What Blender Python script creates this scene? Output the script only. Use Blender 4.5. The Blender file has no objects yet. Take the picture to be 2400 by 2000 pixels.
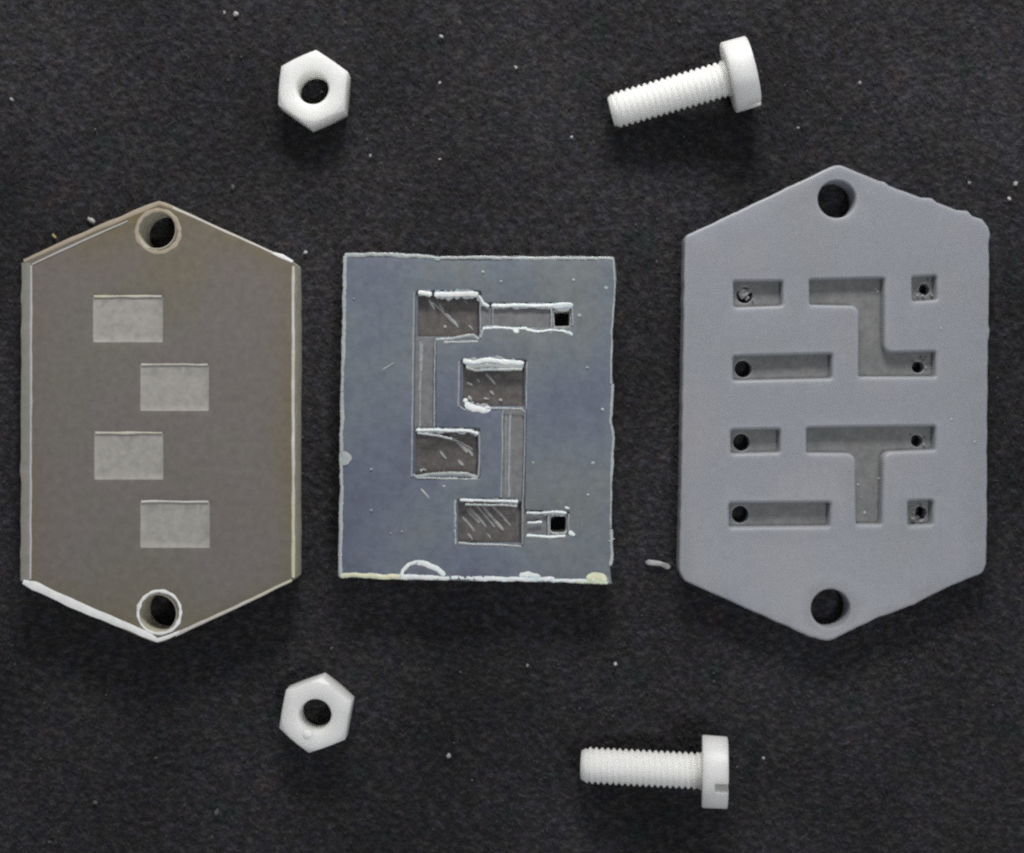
import bpy, bmesh, math, random
import numpy as np
from mathutils import Vector, noise
from mathutils.geometry import delaunay_2d_cdt

# ---------------------------------------------------------------- scale: 1 unit = 1 cm, 275 photo pixels per cm on the cloth
S = 275.0
CAM_H = 10.14
sc = bpy.context.scene
C = sc.collection
sc.unit_settings.scale_length = 0.01

# ---------------------------------------------------------------- camera
cd = bpy.data.cameras.new("camera")
cam = bpy.data.objects.new("camera", cd); C.objects.link(cam)
cam.location = (0, 0, CAM_H)
cam.rotation_euler = (0, 0, 0)
cd.sensor_fit = 'HORIZONTAL'; cd.sensor_width = 36
cd.lens = 36 * CAM_H / (2400 / S)
cd.clip_start = 0.1; cd.clip_end = 500
cd.dof.use_dof = True; cd.dof.focus_distance = CAM_H - 1.5; cd.dof.aperture_fstop = 0.55
sc.camera = cam

# ---------------------------------------------------------------- world: dim, even room light
w = bpy.data.worlds.new("World"); sc.world = w; w.use_nodes = True
bg = w.node_tree.nodes["Background"]
bg.inputs[0].default_value = (0.93, 0.96, 1.0, 1); bg.inputs[1].default_value = 0.19

def area(name, loc, target, sx, sy, power, col):
    l = bpy.data.lights.new(name, 'AREA'); l.shape = 'RECTANGLE'; l.size = sx; l.size_y = sy
    l.energy = power; l.color = col
    o = bpy.data.objects.new(name, l); C.objects.link(o); o.location = loc
    o.rotation_euler = (Vector(target) - Vector(loc)).to_track_quat('-Z', 'Y').to_euler()
    return o
# window beyond the top of the picture, added fill lamp high overhead
area("window_light", (0.5, 14.6, 8.5), (0, 0, 0), 5.6, 3.4, 2350, (1.0, 0.985, 0.955))
area("fill_light", (9.0, -9.0, 26.0), (0, 0, 0), 5, 5, 2000, (0.95, 0.98, 1.0))

sc.view_settings.view_transform = 'Standard'; sc.view_settings.look = 'None'
sc.view_settings.exposure = 0.02; sc.view_settings.gamma = 1.0
sc.render.engine = 'CYCLES'
sc.cycles.max_bounces = 14; sc.cycles.transmission_bounces = 12; sc.cycles.transparent_max_bounces = 12
sc.cycles.sample_clamp_indirect = 1.2; sc.cycles.sample_clamp_direct = 3.0; sc.cycles.blur_glossy = 2.0; sc.cycles.caustics_refractive = False; sc.cycles.caustics_reflective = False
sc.cycles.pixel_filter_type = 'BLACKMAN_HARRIS'; sc.cycles.filter_width = 2.0
sc.cycles.use_denoising = False

# ---------------------------------------------------------------- helpers
def P(px, py, z=0.0):
    """point on the plane at height z that the photograph shows at (px, py)"""
    f = (CAM_H - z) / CAM_H
    return ((px - 1200) / S * f, (1000 - py) / S * f)

def pts(lst, z=0.0):
    return [P(a, b, z) for a, b in lst]

def mesh_obj(name, verts, faces, mats, parent=None, fmat=None, smooth=True, angle=35):
    me = bpy.data.meshes.new(name); me.from_pydata(verts, [], faces)
    for m in (mats if isinstance(mats, (list, tuple)) else [mats]): me.materials.append(m)
    if fmat is not None: me.polygons.foreach_set('material_index', fmat)
    me.update()
    if smooth:
        me.shade_smooth(); me.set_sharp_from_angle(angle=math.radians(angle))
    o = bpy.data.objects.new(name, me); C.objects.link(o)
    if parent: o.parent = parent
    return o

def thing(name, label, cat, group=None, loc=(0, 0, 0)):
    o = bpy.data.objects.new(name, None); C.objects.link(o); o.location = loc
    o.empty_display_size = 0.2
    tag(o, label, cat, group); return o

def tag(o, label, cat, group=None):
    o['label'] = label; o['category'] = cat
    if group: o['group'] = group
    return o

def area2(l):
    return sum(l[i][0] * l[(i + 1) % len(l)][1] - l[(i + 1) % len(l)][0] * l[i][1] for i in range(len(l)))

def ccw(l):
    return list(l) if area2(l) > 0 else list(reversed(l))

def round_loop(corners, rads, seg=5):
    """closed loop with rounded corners (corner list in world units)"""
    n = len(corners); out = []
    if not isinstance(rads, (list, tuple)): rads = [rads] * n
    for i in range(n):
        p = Vector(corners[i]); a = Vector(corners[i - 1]); b = Vector(corners[(i + 1) % n]); r = rads[i]
        u = (a - p).normalized(); v = (b - p).normalized()
        ang = u.angle(v)
        if r <= 0 or ang > math.pi * 0.985:
            out.append(tuple(p)); continue
        t = min(r / math.tan(ang / 2), (a - p).length * 0.45, (b - p).length * 0.45); r = t * math.tan(ang / 2)
        s, e = p + u * t, p + v * t
        cen = p + (u + v).normalized() * (r / math.sin(ang / 2))
        a0 = math.atan2(s.y - cen.y, s.x - cen.x); a1 = math.atan2(e.y - cen.y, e.x - cen.x)
        d = (a1 - a0 + math.pi) % (2 * math.pi) - math.pi
        k = max(2, int(seg * abs(d) / (math.pi / 2) + 1))
        for j in range(k + 1):
            th = a0 + d * j / k
            out.append((cen.x + r * math.cos(th), cen.y + r * math.sin(th)))
    return out

def resample(loop, s):
    out = []
    n = len(loop)
    for i in range(n):
        a = Vector(loop[i]); b = Vector(loop[(i + 1) % n]); L = (b - a).length
        if L < 1e-6: continue
        k = max(1, int(round(L / s)))
        for j in range(k): out.append(tuple(a.lerp(b, j / k)))
    return out

def offset(loop, d):
    """ccw loop; positive d = outwards"""
    n = len(loop); out = []
    for i in range(n):
        p = Vector(loop[i]); a = Vector(loop[i - 1]); b = Vector(loop[(i + 1) % n])
        e1 = (p - a).normalized(); e2 = (b - p).normalized()
        n1 = Vector((e1.y, -e1.x)); n2 = Vector((e2.y, -e2.x))
        m = n1 + n2
        if m.length < 1e-6: m = n1
        m.normalize(); c = max(0.5, m.dot(n1))
        out.append(tuple(p + m * (d / c)))
    return out

def jitter(loop, amp, freq, seed):
    n = len(loop); out = []
    for i in range(n):
        p = Vector(loop[i]); a = Vector(loop[i - 1]); b = Vector(loop[(i + 1) % n])
        t = (b - a).normalized(); nn = Vector((t.y, -t.x))
        v = noise.noise((p.x * freq, p.y * freq, seed)) + 0.5 * noise.noise((p.x * freq * 2.7, p.y * freq * 2.7, seed + 9))
        out.append(tuple(p + nn * amp * v))
    return out

def circle(cx, cy, r, n=40):
    return [(cx + r * math.cos(2 * math.pi * i / n), cy + r * math.sin(2 * math.pi * i / n)) for i in range(n)]

def inside(pt, loop):
    x, y = pt; c = False; n = len(loop); j = n - 1
    for i in range(n):
        xi, yi = loop[i]; xj, yj = loop[j]
        if (yi > y) != (yj > y) and x < (xj - xi) * (y - yi) / (yj - yi) + xi: c = not c
        j = i
    return c

class Solid:
    """a cut plate: flat regions joined by bevelled walls, all from real loops"""
    def __init__(self): self.v = []; self.f = []; self.m = []
    def ring(self, loop, z):
        i0 = len(self.v); self.v += [(x, y, z) for x, y in loop]; return i0, len(loop)
    def strip(self, a, b, mat):
        (i, n), (j, _) = a, b
        for k in range(n):
            k2 = (k + 1) % n
            self.f.append((i + k, i + k2, j + k2, j + k)); self.m.append(mat)
    def region(self, outer, holes, z, mat, up=True, grid=0.22):
        vs = []; es = []
        for l in [outer] + holes:
            i0 = len(vs); vs += [Vector(p) for p in l]
            es += [(i0 + k, i0 + (k + 1) % len(l)) for k in range(len(l))]
        xs = [p[0] for p in outer]; ys = [p[1] for p in outer]
        if grid:
            x = min(xs) + grid * .5
            while x < max(xs):
                y = min(ys) + grid * .5
                while y < max(ys):
                    q = (x + random.uniform(-.2, .2) * grid, y + random.uniform(-.2, .2) * grid)
                    if inside(q, outer) and not any(inside(q, h) for h in holes): vs.append(Vector(q))
                    y += grid
                x += grid
        ov, _, of, _, _, _ = delaunay_2d_cdt(vs, es, [], 0, 1e-5)
        i0 = len(self.v); self.v += [(p.x, p.y, z) for p in ov]
        for t in of:
            cx = sum(ov[i].x for i in t) / len(t); cy = sum(ov[i].y for i in t) / len(t)
            if not inside((cx, cy), outer) or any(inside((cx, cy), h) for h in holes): continue
            ar = sum(ov[t[k]].x * ov[t[(k + 1) % len(t)]].y - ov[t[(k + 1) % len(t)]].x * ov[t[k]].y for k in range(len(t)))
            t = list(t)
            if (ar > 0) != up: t.reverse()
            self.f.append(tuple(i0 + i for i in t)); self.m.append(mat)
    def build(self, name, mats, parent, warp=None):
        bm = bmesh.new()
        vv = [bm.verts.new(v) for v in self.v]
        for f, m in zip(self.f, self.m):
            try:
                fc = bm.faces.new([vv[i] for i in f]); fc.material_index = m
            except ValueError: pass
        bmesh.ops.remove_doubles(bm, verts=bm.verts, dist=2e-4)
        bmesh.ops.dissolve_degenerate(bm, dist=1e-5, edges=bm.edges)
        bmesh.ops.recalc_face_normals(bm, faces=bm.faces)
        if warp:
            for v in bm.verts: v.co.z += warp(v.co)
        me = bpy.data.meshes.new(name); bm.to_mesh(me); bm.free()
        for m in mats: me.materials.append(m)
        me.shade_smooth(); me.set_sharp_from_angle(angle=math.radians(38))
        o = bpy.data.objects.new(name, me); C.objects.link(o); o.parent = parent
        return o

def bevel_steps(b, k=3):
    return [(b * (1 - math.sin(math.pi / 2 * i / k)), b * (1 - math.cos(math.pi / 2 * i / k))) for i in range(k + 1)]

def plate(T, outline, pockets, holes, bv, pbv, taper=0.0, hole_taper=0.0, grid=0.22):
    """outline ccw at top; pockets: dict(loop, depth, holes=[...], sub=[pockets]); holes: through loops
       material slots: 0 top, 1 wall, 2 floor, 3 bottom"""
    s = Solid()
    MT, MW, MF, MB = 0, 1, 2, 3
    steps = bevel_steps(bv)
    # outer wall; (in, down): step 0 = (bv, 0) on top, last = (0, bv)
    rings = [s.ring(offset(outline, -i_), T - d_) for i_, d_ in steps]
    for a, b in zip(rings, rings[1:]): s.strip(a, b, MW if b is rings[-1] else MT)
    bot_outer = offset(outline, taper)
    rb = s.ring(bot_outer, bv * .6); s.strip(rings[-1], rb, MW)
    botl = offset(bot_outer, -bv * .6); rc = s.ring(botl, 0.0); s.strip(rb, rc, MW)
    bot_holes = []
    def do_hole(loop, ztop, bev):
        st = bevel_steps(bev, 2)
        rr = [s.ring(offset(loop, i_), ztop - d_) for i_, d_ in st]
        for a, b in zip(rr, rr[1:]): s.strip(a, b, MW)
        lb = offset(loop, -hole_taper)
        r2 = s.ring(lb, 0.0); s.strip(rr[-1], r2, MW); bot_holes.append(lb)
        return offset(loop, bev)
    def do_pocket(p, ztop, bev):
        loop = p['loop']; st = bevel_steps(bev, 3)
        zf = ztop - p['depth'] - (bev if p['depth'] < 0.01 else 0)
        rr = [s.ring(offset(loop, i_), ztop - d_) for i_, d_ in st]
        for a, b in zip(rr, rr[1:]): s.strip(a, b, MT)
        floor = offset(loop, -0.006)
        r2 = s.ring(floor, zf); s.strip(rr[-1], r2, p.get('wall', MW))
        inner = [do_hole(h, zf, 0.006) for h in p.get('holes', [])]
        inner += [do_pocket(q, zf, 0.008) for q in p.get('sub', [])]
        s.region(floor, inner, zf, p.get('mat', MF), True, 0.1)
        return offset(loop, bev)
    inner = [do_hole(h, T, bv) for h in holes] + [do_pocket(p, T, pbv) for p in pockets]
    s.region(offset(outline, -bv), inner, T, MT, True, grid)
    s.region(botl, bot_holes, 0.0, MB, False)
    return s

def tube(path, rad, seed=0, bump=0.25, freq=14, sides=8, step=0.012, flat=0.6, wob=0.25):
    """irregular bead of material along a 3-D polyline"""
    p = [Vector(q) for q in path]; out = []; rads = []
    for a, b in zip(p, p[1:]):
        k = max(1, int((b - a).length / step))
        for j in range(k): out.append(a.lerp(b, j / k))
    out.append(p[-1]); n = len(out); V = []; F = []
    for i, q in enumerate(out):
        t = (out[min(i + 1, n - 1)] - out[max(i - 1, 0)])
        if t.length < 1e-9: t = Vector((1, 0, 0))
        t.normalize(); side = t.cross(Vector((0, 0, 1)))
        if side.length < 1e-4: side = Vector((1, 0, 0))
        side.normalize(); up = side.cross(t)
        nz = noise.noise((q.x * freq, q.y * freq, seed)); nz2 = noise.noise((q.x * freq * 2.3, q.y * freq * 2.3, seed + 5))
        e = min(1.0, min(i, n - 1 - i) / max(2.0, rad / step) + 0.12); e = math.sqrt(e)
        r = rad * e * max(0.3, 1 + bump * .7 * (nz * 1.6 + nz2))
        c = q + side * rad * wob * noise.noise((q.x * freq * .6, q.y * freq * .6, seed + 20))
        for k in range(sides):
            th = 2 * math.pi * k / sides
            V.append(tuple(c + side * (r * math.cos(th)) + up * (r * flat * math.sin(th))))
    for i in range(n - 1):
        for k in range(sides):
            k2 = (k + 1) % sides
            F.append((i * sides + k, i * sides + k2, (i + 1) * sides + k2, (i + 1) * sides + k))
    F.append(tuple(range(sides))[::-1]); F.append(tuple((n - 1) * sides + k for k in range(sides)))
    return V, F

def join(parts):
    V = []; F = []
    for v, f in parts:
        o = len(V); V += v; F += [tuple(o + i for i in q) for q in f]
    return V, F

def blob(cx, cy, cz, rx, ry, rz, rot=0, seed=0, rough=0.3, nu=10, nv=6):
    V = []; F = []
    for i in range(nv + 1):
        ph = math.pi * i / nv
        for j in range(nu):
            th = 2 * math.pi * j / nu
            d = Vector((math.sin(ph) * math.cos(th), math.sin(ph) * math.sin(th), math.cos(ph)))
            k = 1 + rough * noise.noise(d * 1.7 + Vector((seed * 3.1, seed, 0)))
            x, y, z = d.x * rx * k, d.y * ry * k, d.z * rz * k
            V.append((cx + x * math.cos(rot) - y * math.sin(rot), cy + x * math.sin(rot) + y * math.cos(rot), cz + z))
    for i in range(nv):
        for j in range(nu):
            F.append((i * nu + j, (i + 1) * nu + j, (i + 1) * nu + (j + 1) % nu, i * nu + (j + 1) % nu))
    return V, F

# ---------------------------------------------------------------- materials
def new_mat(name):
    m = bpy.data.materials.new(name); m.use_nodes = True
    nt = m.node_tree; nt.nodes.clear()
    out = nt.nodes.new('ShaderNodeOutputMaterial'); return m, nt, out
def N(nt, t, **kw):
    n = nt.nodes.new(t)
    for k, v in kw.items():
        if hasattr(n, k): setattr(n, k, v)
    return n
def coords(nt):
    return N(nt, 'ShaderNodeNewGeometry').outputs['Position']
def nz(nt, scale, detail=3, rough=0.6, vec=None, stretch=None):
    v = vec or coords(nt)
    if stretch:
        mp = N(nt, 'ShaderNodeMapping'); mp.inputs['Scale'].default_value = stretch[:3]
        if len(stretch) > 3: mp.inputs['Rotation'].default_value = (0, 0, stretch[3])
        nt.links.new(v, mp.inputs[0]); v = mp.outputs[0]
    n = N(nt, 'ShaderNodeTexNoise'); n.inputs['Scale'].default_value = scale
    n.inputs['Detail'].default_value = detail; n.inputs['Roughness'].default_value = rough
    nt.links.new(v, n.inputs['Vector']); return n
def ramp(nt, src, stops):
    r = N(nt, 'ShaderNodeValToRGB'); el = r.color_ramp.elements
    el[0].position, el[0].color = stops[0][0], (*stops[0][1], 1)
    el[1].position, el[1].color = stops[-1][0], (*stops[-1][1], 1)
    for p, c in stops[1:-1]:
        e = el.new(p); e.color = (*c, 1)
    nt.links.new(src, r.inputs[0]); return r.outputs[0]
def mixc(nt, a, b, fac, mode='MIX'):
    m = N(nt, 'ShaderNodeMix'); m.data_type = 'RGBA'; m.blend_type = mode
    if isinstance(fac, (int, float)): m.inputs[0].default_value = fac
    else: nt.links.new(fac, m.inputs[0])
    for k, s in ((6, a), (7, b)):
        if isinstance(s, tuple): m.inputs[k].default_value = (*s, 1)
        else: nt.links.new(s, m.inputs[k])
    return m.outputs[2]
def bump(nt, h, strength, dist):
    b = N(nt, 'ShaderNodeBump'); b.inputs['Strength'].default_value = strength; b.inputs['Distance'].default_value = dist
    nt.links.new(h, b.inputs['Height']); return b.outputs[0]
def setc(nt, sock, v):
    if isinstance(v, (tuple, int, float)): sock.default_value = (*v, 1) if isinstance(v, tuple) else v
    else: nt.links.new(v, sock)
def principled(nt, out, col, rough=0.5, **kw):
    b = N(nt, 'ShaderNodeBsdfPrincipled'); setc(nt, b.inputs['Base Color'], col); setc(nt, b.inputs['Roughness'], rough)
    for k, v in kw.items(): setc(nt, b.inputs[k.replace('_', ' ')], v)
    if out is not None: nt.links.new(b.outputs[0], out.inputs[0])
    return b
def grain(nt, col, amt, scale=15):
    """fine colour speckle of a scuffed surface"""
    g = nz(nt, scale, 2, 0.7)
    r = ramp(nt, g.outputs['Fac'], [(0.25, (1 - amt,) * 3), (0.75, (1 + amt,) * 3)])
    return mixc(nt, col, r, 1.0, 'MULTIPLY')

def cloth_mat(name, k, fuzz=False):
    m, nt, out = new_mat(name)
    hue = nz(nt, 2.2, 4, 0.65)
    col = ramp(nt, hue.outputs['Color'] if False else hue.outputs['Fac'],
               [(0.32, (0.026 * k, 0.033 * k, 0.031 * k)), (0.44, (0.033 * k, 0.029 * k, 0.036 * k)), (0.5, (0.034 * k, 0.032 * k, 0.031 * k)),
                (0.57, (0.029 * k, 0.030 * k, 0.037 * k)), (0.68, (0.036 * k, 0.030 * k, 0.031 * k))])
    f1 = nz(nt, 13, 5, 0.85, stretch=(1, 1.7, 1, 0.7))
    v = ramp(nt, f1.outputs['Fac'], [(0.28, (0.25,) * 3), (0.5, (0.95,) * 3), (0.72, (3.1,) * 3)])
    col = mixc(nt, col, v, 1.0, 'MULTIPLY')
    big = nz(nt, 0.55, 3, 0.5)
    v2 = ramp(nt, big.outputs['Fac'], [(0.35, (0.72,) * 3), (0.65, (1.25,) * 3)])
    col = mixc(nt, col, v2, 1.0, 'MULTIPLY')
    b = principled(nt, out, col, 0.95, Specular_IOR_Level=0.15)
    b.inputs['Sheen Weight'].default_value = 0.06; b.inputs['Sheen Roughness'].default_value = 0.5
    if not fuzz:
        f2 = nz(nt, 24, 4, 0.75)
        nt.links.new(bump(nt, f2.outputs['Fac'], 0.4, 0.025), b.inputs['Normal'])
    return m

M_cloth = cloth_mat('black_cloth', 0.8)
M_fuzz = cloth_mat('cloth_fibre', 1.5, True)

m, nt, out = new_mat('nylon'); M_nylon = m
c = ramp(nt, nz(nt, 3, 3).outputs['Fac'], [(0.3, (0.97, 0.97, 0.94)), (0.7, (0.98, 0.965, 0.89))])
b = principled(nt, out, c, 0.45, Subsurface_Weight=0.9, Subsurface_Scale=0.28, IOR=1.53, Specular_IOR_Level=0.5)
b.inputs['Subsurface Radius'].default_value = (1, 1, 1)
nt.links.new(bump(nt, nz(nt, 12, 2).outputs['Fac'], 0.15, 0.02), b.inputs['Normal'])

m, nt, out = new_mat('grey_resin'); M_resin = m
c = ramp(nt, nz(nt, 1.1, 3, 0.5).outputs['Fac'], [(0.3, (0.322, 0.330, 0.350)), (0.5, (0.326, 0.338, 0.372)), (0.7, (0.352, 0.350, 0.376))])
c = grain(nt, c, 0.04, 15)
b = principled(nt, out, c, 0.42, Subsurface_Weight=0.9, Subsurface_Scale=0.12, Specular_IOR_Level=0.45)
b.inputs['Subsurface Radius'].default_value = (1, 1, 1)
nt.links.new(bump(nt, nz(nt, 5, 4, 0.6).outputs['Fac'], 0.25, 0.02), b.inputs['Normal'])
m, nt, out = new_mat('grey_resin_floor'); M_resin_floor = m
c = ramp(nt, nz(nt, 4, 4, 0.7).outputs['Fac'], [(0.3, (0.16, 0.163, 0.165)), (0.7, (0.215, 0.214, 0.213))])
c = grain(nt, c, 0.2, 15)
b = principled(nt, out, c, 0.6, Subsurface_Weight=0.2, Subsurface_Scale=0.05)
m, nt, out = new_mat('resin_crumb'); M_crumb = m
principled(nt, out, ramp(nt, nz(nt, 12, 3).outputs['Fac'], [(0.35, (0.15, 0.145, 0.14)), (0.65, (0.42, 0.41, 0.40))]), 0.4)

def clear_mat(name, haze_col, haze, rough, ior=1.49, tint=(1, 1, 1), gr=0.1, br=0.1, bs=6):
    """clear plastic with a scuffed, slightly milky skin; its haze also paints in a reflected veil"""
    m, nt, out = new_mat(name)
    g = N(nt, 'ShaderNodeBsdfPrincipled'); g.inputs['Base Color'].default_value = (*tint, 1)
    g.inputs['Transmission Weight'].default_value = 1.0; g.inputs['Roughness'].default_value = rough
    g.inputs['IOR'].default_value = ior
    col = grain(nt, haze_col(nt) if callable(haze_col) else mixc(nt, haze_col, haze_col, 0), gr, 15)
    d = N(nt, 'ShaderNodeBsdfDiffuse'); nt.links.new(col, d.inputs[0])
    if br:
        nb = bump(nt, nz(nt, bs, 3, 0.6).outputs['Fac'], br, 0.03)
        nt.links.new(nb, g.inputs['Normal']); nt.links.new(nb, d.inputs['Normal'])
    mx = N(nt, 'ShaderNodeMixShader'); setc(nt, mx.inputs[0], haze)
    nt.links.new(g.outputs[0], mx.inputs[1]); nt.links.new(d.outputs[0], mx.inputs[2])
    nt.links.new(mx.outputs[0], out.inputs[0]); return m

warmgrey = lambda nt: ramp(nt, nz(nt, 0.9, 3, 0.5).outputs['Fac'],
    [(0.32, (0.395, 0.355, 0.29)), (0.45, (0.385, 0.36, 0.32)), (0.55, (0.40, 0.355, 0.345)), (0.68, (0.385, 0.35, 0.315))])
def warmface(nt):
    a = N(nt, 'ShaderNodeAttribute'); a.attribute_name = 'edge_tint'
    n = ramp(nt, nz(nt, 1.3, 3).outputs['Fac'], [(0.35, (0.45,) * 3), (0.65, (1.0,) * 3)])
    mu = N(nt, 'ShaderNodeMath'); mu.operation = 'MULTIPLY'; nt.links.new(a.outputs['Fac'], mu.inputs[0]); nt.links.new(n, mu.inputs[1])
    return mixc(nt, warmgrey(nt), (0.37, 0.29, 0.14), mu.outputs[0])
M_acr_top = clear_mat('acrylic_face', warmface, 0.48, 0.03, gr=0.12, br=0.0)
M_acr_wall = clear_mat('acrylic_cut_edge', (0.80, 0.76, 0.62), 0.6, 0.3, gr=0.12, br=0.3, bs=8)
M_acr_bot = clear_mat('acrylic_underside', (0.4, 0.38, 0.35), 0.05, 0.02, gr=0.1, br=0.0)
M_frost = clear_mat('milled_frost', (0.58, 0.555, 0.515), 0.66, 0.5, gr=0.14, br=0.1, bs=14)
bluegrey = lambda nt: ramp(nt, nz(nt, 0.95, 3, 0.55).outputs['Fac'],
    [(0.32, (0.28, 0.31, 0.43)), (0.44, (0.345, 0.39, 0.49)), (0.54, (0.37, 0.425, 0.49)), (0.66, (0.42, 0.455, 0.47))])
M_sil_top = clear_mat('silicone_face', bluegrey, 0.47, 0.05, ior=1.41, gr=0.14, br=0.12, bs=7)
M_sil_wall = clear_mat('silicone_cut_edge', (0.85, 0.87, 0.84), 0.7, 0.5, ior=1.41, gr=0.3, br=0.5, bs=10)
M_sil_floor = clear_mat('silicone_channel_floor', (0.42, 0.42, 0.44), 0.48, 0.4, ior=1.41, gr=0.2, br=0.3, bs=10)
M_sil_deep = clear_mat('silicone_chamber_floor', (0.36, 0.33, 0.315), 0.34, 0.4, ior=1.41, gr=0.3, br=0.4, bs=12)
M_sil_bot = clear_mat('silicone_underside', (0.4, 0.42, 0.45), 0.04, 0.1, ior=1.41, br=0.0)
def burr_mat(name, col, k):
    m, nt, out = new_mat(name)
    c = ramp(nt, nz(nt, 9, 3, 0.7).outputs['Fac'], [(0.3, tuple(a * 0.8 for a in col)), (0.6, col)])
    b = principled(nt, out, c, 0.22, Transmission_Weight=k, IOR=1.41, Subsurface_Weight=0.3, Subsurface_Scale=0.04)
    return m
M_burr = burr_mat('silicone_burr_glint', (0.98, 0.99, 0.99), 0.0)
M_burr_dim = burr_mat('silicone_thin_burr_and_halo', (0.50, 0.52, 0.55), 0.15)
M_burr_mid = burr_mat('silicone_frosted_burr', (0.54, 0.57, 0.57), 0.1)
M_burr_yel = burr_mat('silicone_yellow_edge', (0.90, 0.89, 0.66), 0.05)
M_scratch = burr_mat('tool_mark', (0.46, 0.45, 0.45), 0.1)
m, nt, out = new_mat('lint'); M_lint = m
principled(nt, out, ramp(nt, nz(nt, 9, 2).outputs['Fac'], [(0.35, (0.28, 0.27, 0.28)), (0.65, (0.62, 0.61, 0.60))]), 0.8)
m, nt, out = new_mat('yellow_lint'); M_lint_y = m
principled(nt, out, (0.50, 0.46, 0.2), 0.7)
m, nt, out = new_mat('grey_lint'); M_lint_g = m
principled(nt, out, (0.10, 0.10, 0.105), 0.9)

# ---------------------------------------------------------------- the cloth
def cloth_z(x, y):
    return 0.010 * noise.noise((x * 1.3, y * 1.3, 4.0)) - 0.012
nx_, ny_ = 241, 205
V = []; F = []
for j in range(ny_):
    for i in range(nx_):
        x = -6 + 12 * i / (nx_ - 1); y = -5.1 + 10.2 * j / (ny_ - 1)
        V.append((x, y, cloth_z(x, y) + 0.006 * (noise.noise((x * 9, y * 9, 1.0)) - 0.6)))
for j in range(ny_ - 1):
    for i in range(nx_ - 1):
        a = j * nx_ + i; F.append((a, a + 1, a + nx_ + 1, a + nx_))
# skirt out to where the cloth leaves any plausible view
b0 = [i for i in range(nx_)] + [j * nx_ + nx_ - 1 for j in range(1, ny_)] + [(ny_ - 1) * nx_ + i for i in range(nx_ - 2, -1, -1)] + [j * nx_ for j in range(ny_ - 2, 0, -1)]
k0 = len(V)
for i in b0:
    x, y, z = V[i]; V.append((x * 5, y * 5, -0.015))
for k in range(len(b0)):
    k2 = (k + 1) % len(b0); F.append((b0[k], k0 + k, k0 + k2, b0[k2]))
cl = mesh_obj('cloth', V, F, M_cloth, angle=180)
cl['kind'] = 'structure'; cl['label'] = 'black napped cloth spread flat under all the pieces'

# short fibres standing and lying on the cloth
rng = np.random.default_rng(7)
nf = 90000
fx = rng.uniform(-5.0, 5.0, nf); fy = rng.uniform(-4.2, 4.2, nf)
ang = rng.normal(-0.6, 0.9, nf); ln = rng.uniform(0.012, 0.05, nf); wd = rng.uniform(0.0015, 0.0036, nf); lift = rng.uniform(0.0, 0.012, nf)
bend = rng.normal(0, 0.6, nf)
ca, sa = np.cos(ang), np.sin(ang); ca2, sa2 = np.cos(ang + bend), np.sin(ang + bend)
z0 = np.full(nf, -0.014)
p0 = np.stack([fx, fy, z0], 1)
p1 = p0 + np.stack([ca * ln / 2, sa * ln / 2, lift + 0.008], 1)
p2 = p1 + np.stack([ca2 * ln / 2, sa2 * ln / 2, -lift * 0.4], 1)
sd = np.stack([-sa, ca, np.zeros(nf)], 1) * wd[:, None]
sd2 = np.stack([-sa2, ca2, np.zeros(nf)], 1) * wd[:, None] * 0.6
vz = np.stack([np.zeros(nf), np.zeros(nf), wd * 1.4], 1)
vv = np.stack([p0 - sd, p0 + sd, p0 + vz, p1 - sd, p1 + sd, p1 + vz, p2 - sd2, p2 + sd2, p2 + vz * .6], 1).reshape(-1, 3)
base = (np.arange(nf) * 9)[:, None]
quads = np.concatenate([base + np.array(q) for q in ((0, 3, 5, 2), (1, 2, 5, 4), (3, 6, 8, 5), (4, 5, 8, 7))], 1).reshape(-1)
me = bpy.data.meshes.new('cloth_nap'); nq = nf * 4
me.vertices.add(len(vv)); me.vertices.foreach_set('co', vv.reshape(-1))
me.loops.add(nq * 4); me.loops.foreach_set('vertex_index', quads.astype(np.int32))
me.polygons.add(nq); me.polygons.foreach_set('loop_start', np.arange(nq, dtype=np.int32) * 4)
me.update(calc_edges=True); me.validate(); me.materials.append(M_fuzz)
fz = bpy.data.objects.new('cloth_nap', me); C.objects.link(fz)
fz['kind'] = 'stuff'; tag(fz, 'short dark fibres of the black cloth nap', 'cloth nap')

# ---------------------------------------------------------------- clear acrylic plate, left
T = 0.33
acr = thing('acrylic_plate', 'clear smoky elongated hexagonal plate with four frosted rectangles and two holes', 'plastic plate')
q = ccw(pts([(49, 609), (373, 468), (690, 613), (690, 1360), (369, 1512), (47, 1370)], T))
ol = round_loop(q, [0.03 if abs(p[0]) > 4.1 or abs(p[0]) < 2.2 else 0.16 for p in q], 8)
ol = jitter(resample(ol, 0.05), 0.006, 3.0, 1)
frost = [(216, 692, 384, 804), (327, 852, 492, 965), (219, 1012, 385, 1126), (327, 1173, 494, 1286)]
pk = []
for (a, b_, c_, d_) in frost:
    l = round_loop(ccw(pts([(a + 2, b_ + 2), (c_ - 2, b_ + 2), (c_ - 2, d_ - 2), (a + 2, d_ - 2)], T)), 0.012, 2)
    pk.append(dict(loop=resample(l, 0.06), depth=0.004, mat=2, wall=2))
hA = P(366, 538, T); hB = P(368, 1439, T); rh = 44 / S * (1 - T / CAM_H)
s = plate(T, ol, pk, [circle(*hA, rh, 48), circle(*hB, rh, 48)], 0.010, 0.003, taper=0.0, grid=0.09)
_reg = s.v
body = s.build('plate_body', [M_acr_top, M_acr_wall, M_frost, M_acr_bot], acr, warp=lambda c: 0.004 * noise.noise((c.x * .9, c.y * .9, 2)) * c.z)
at = body.data.attributes.new('edge_tint', 'FLOAT', 'POINT')
olv = [Vector(p) for p in ol]
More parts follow.
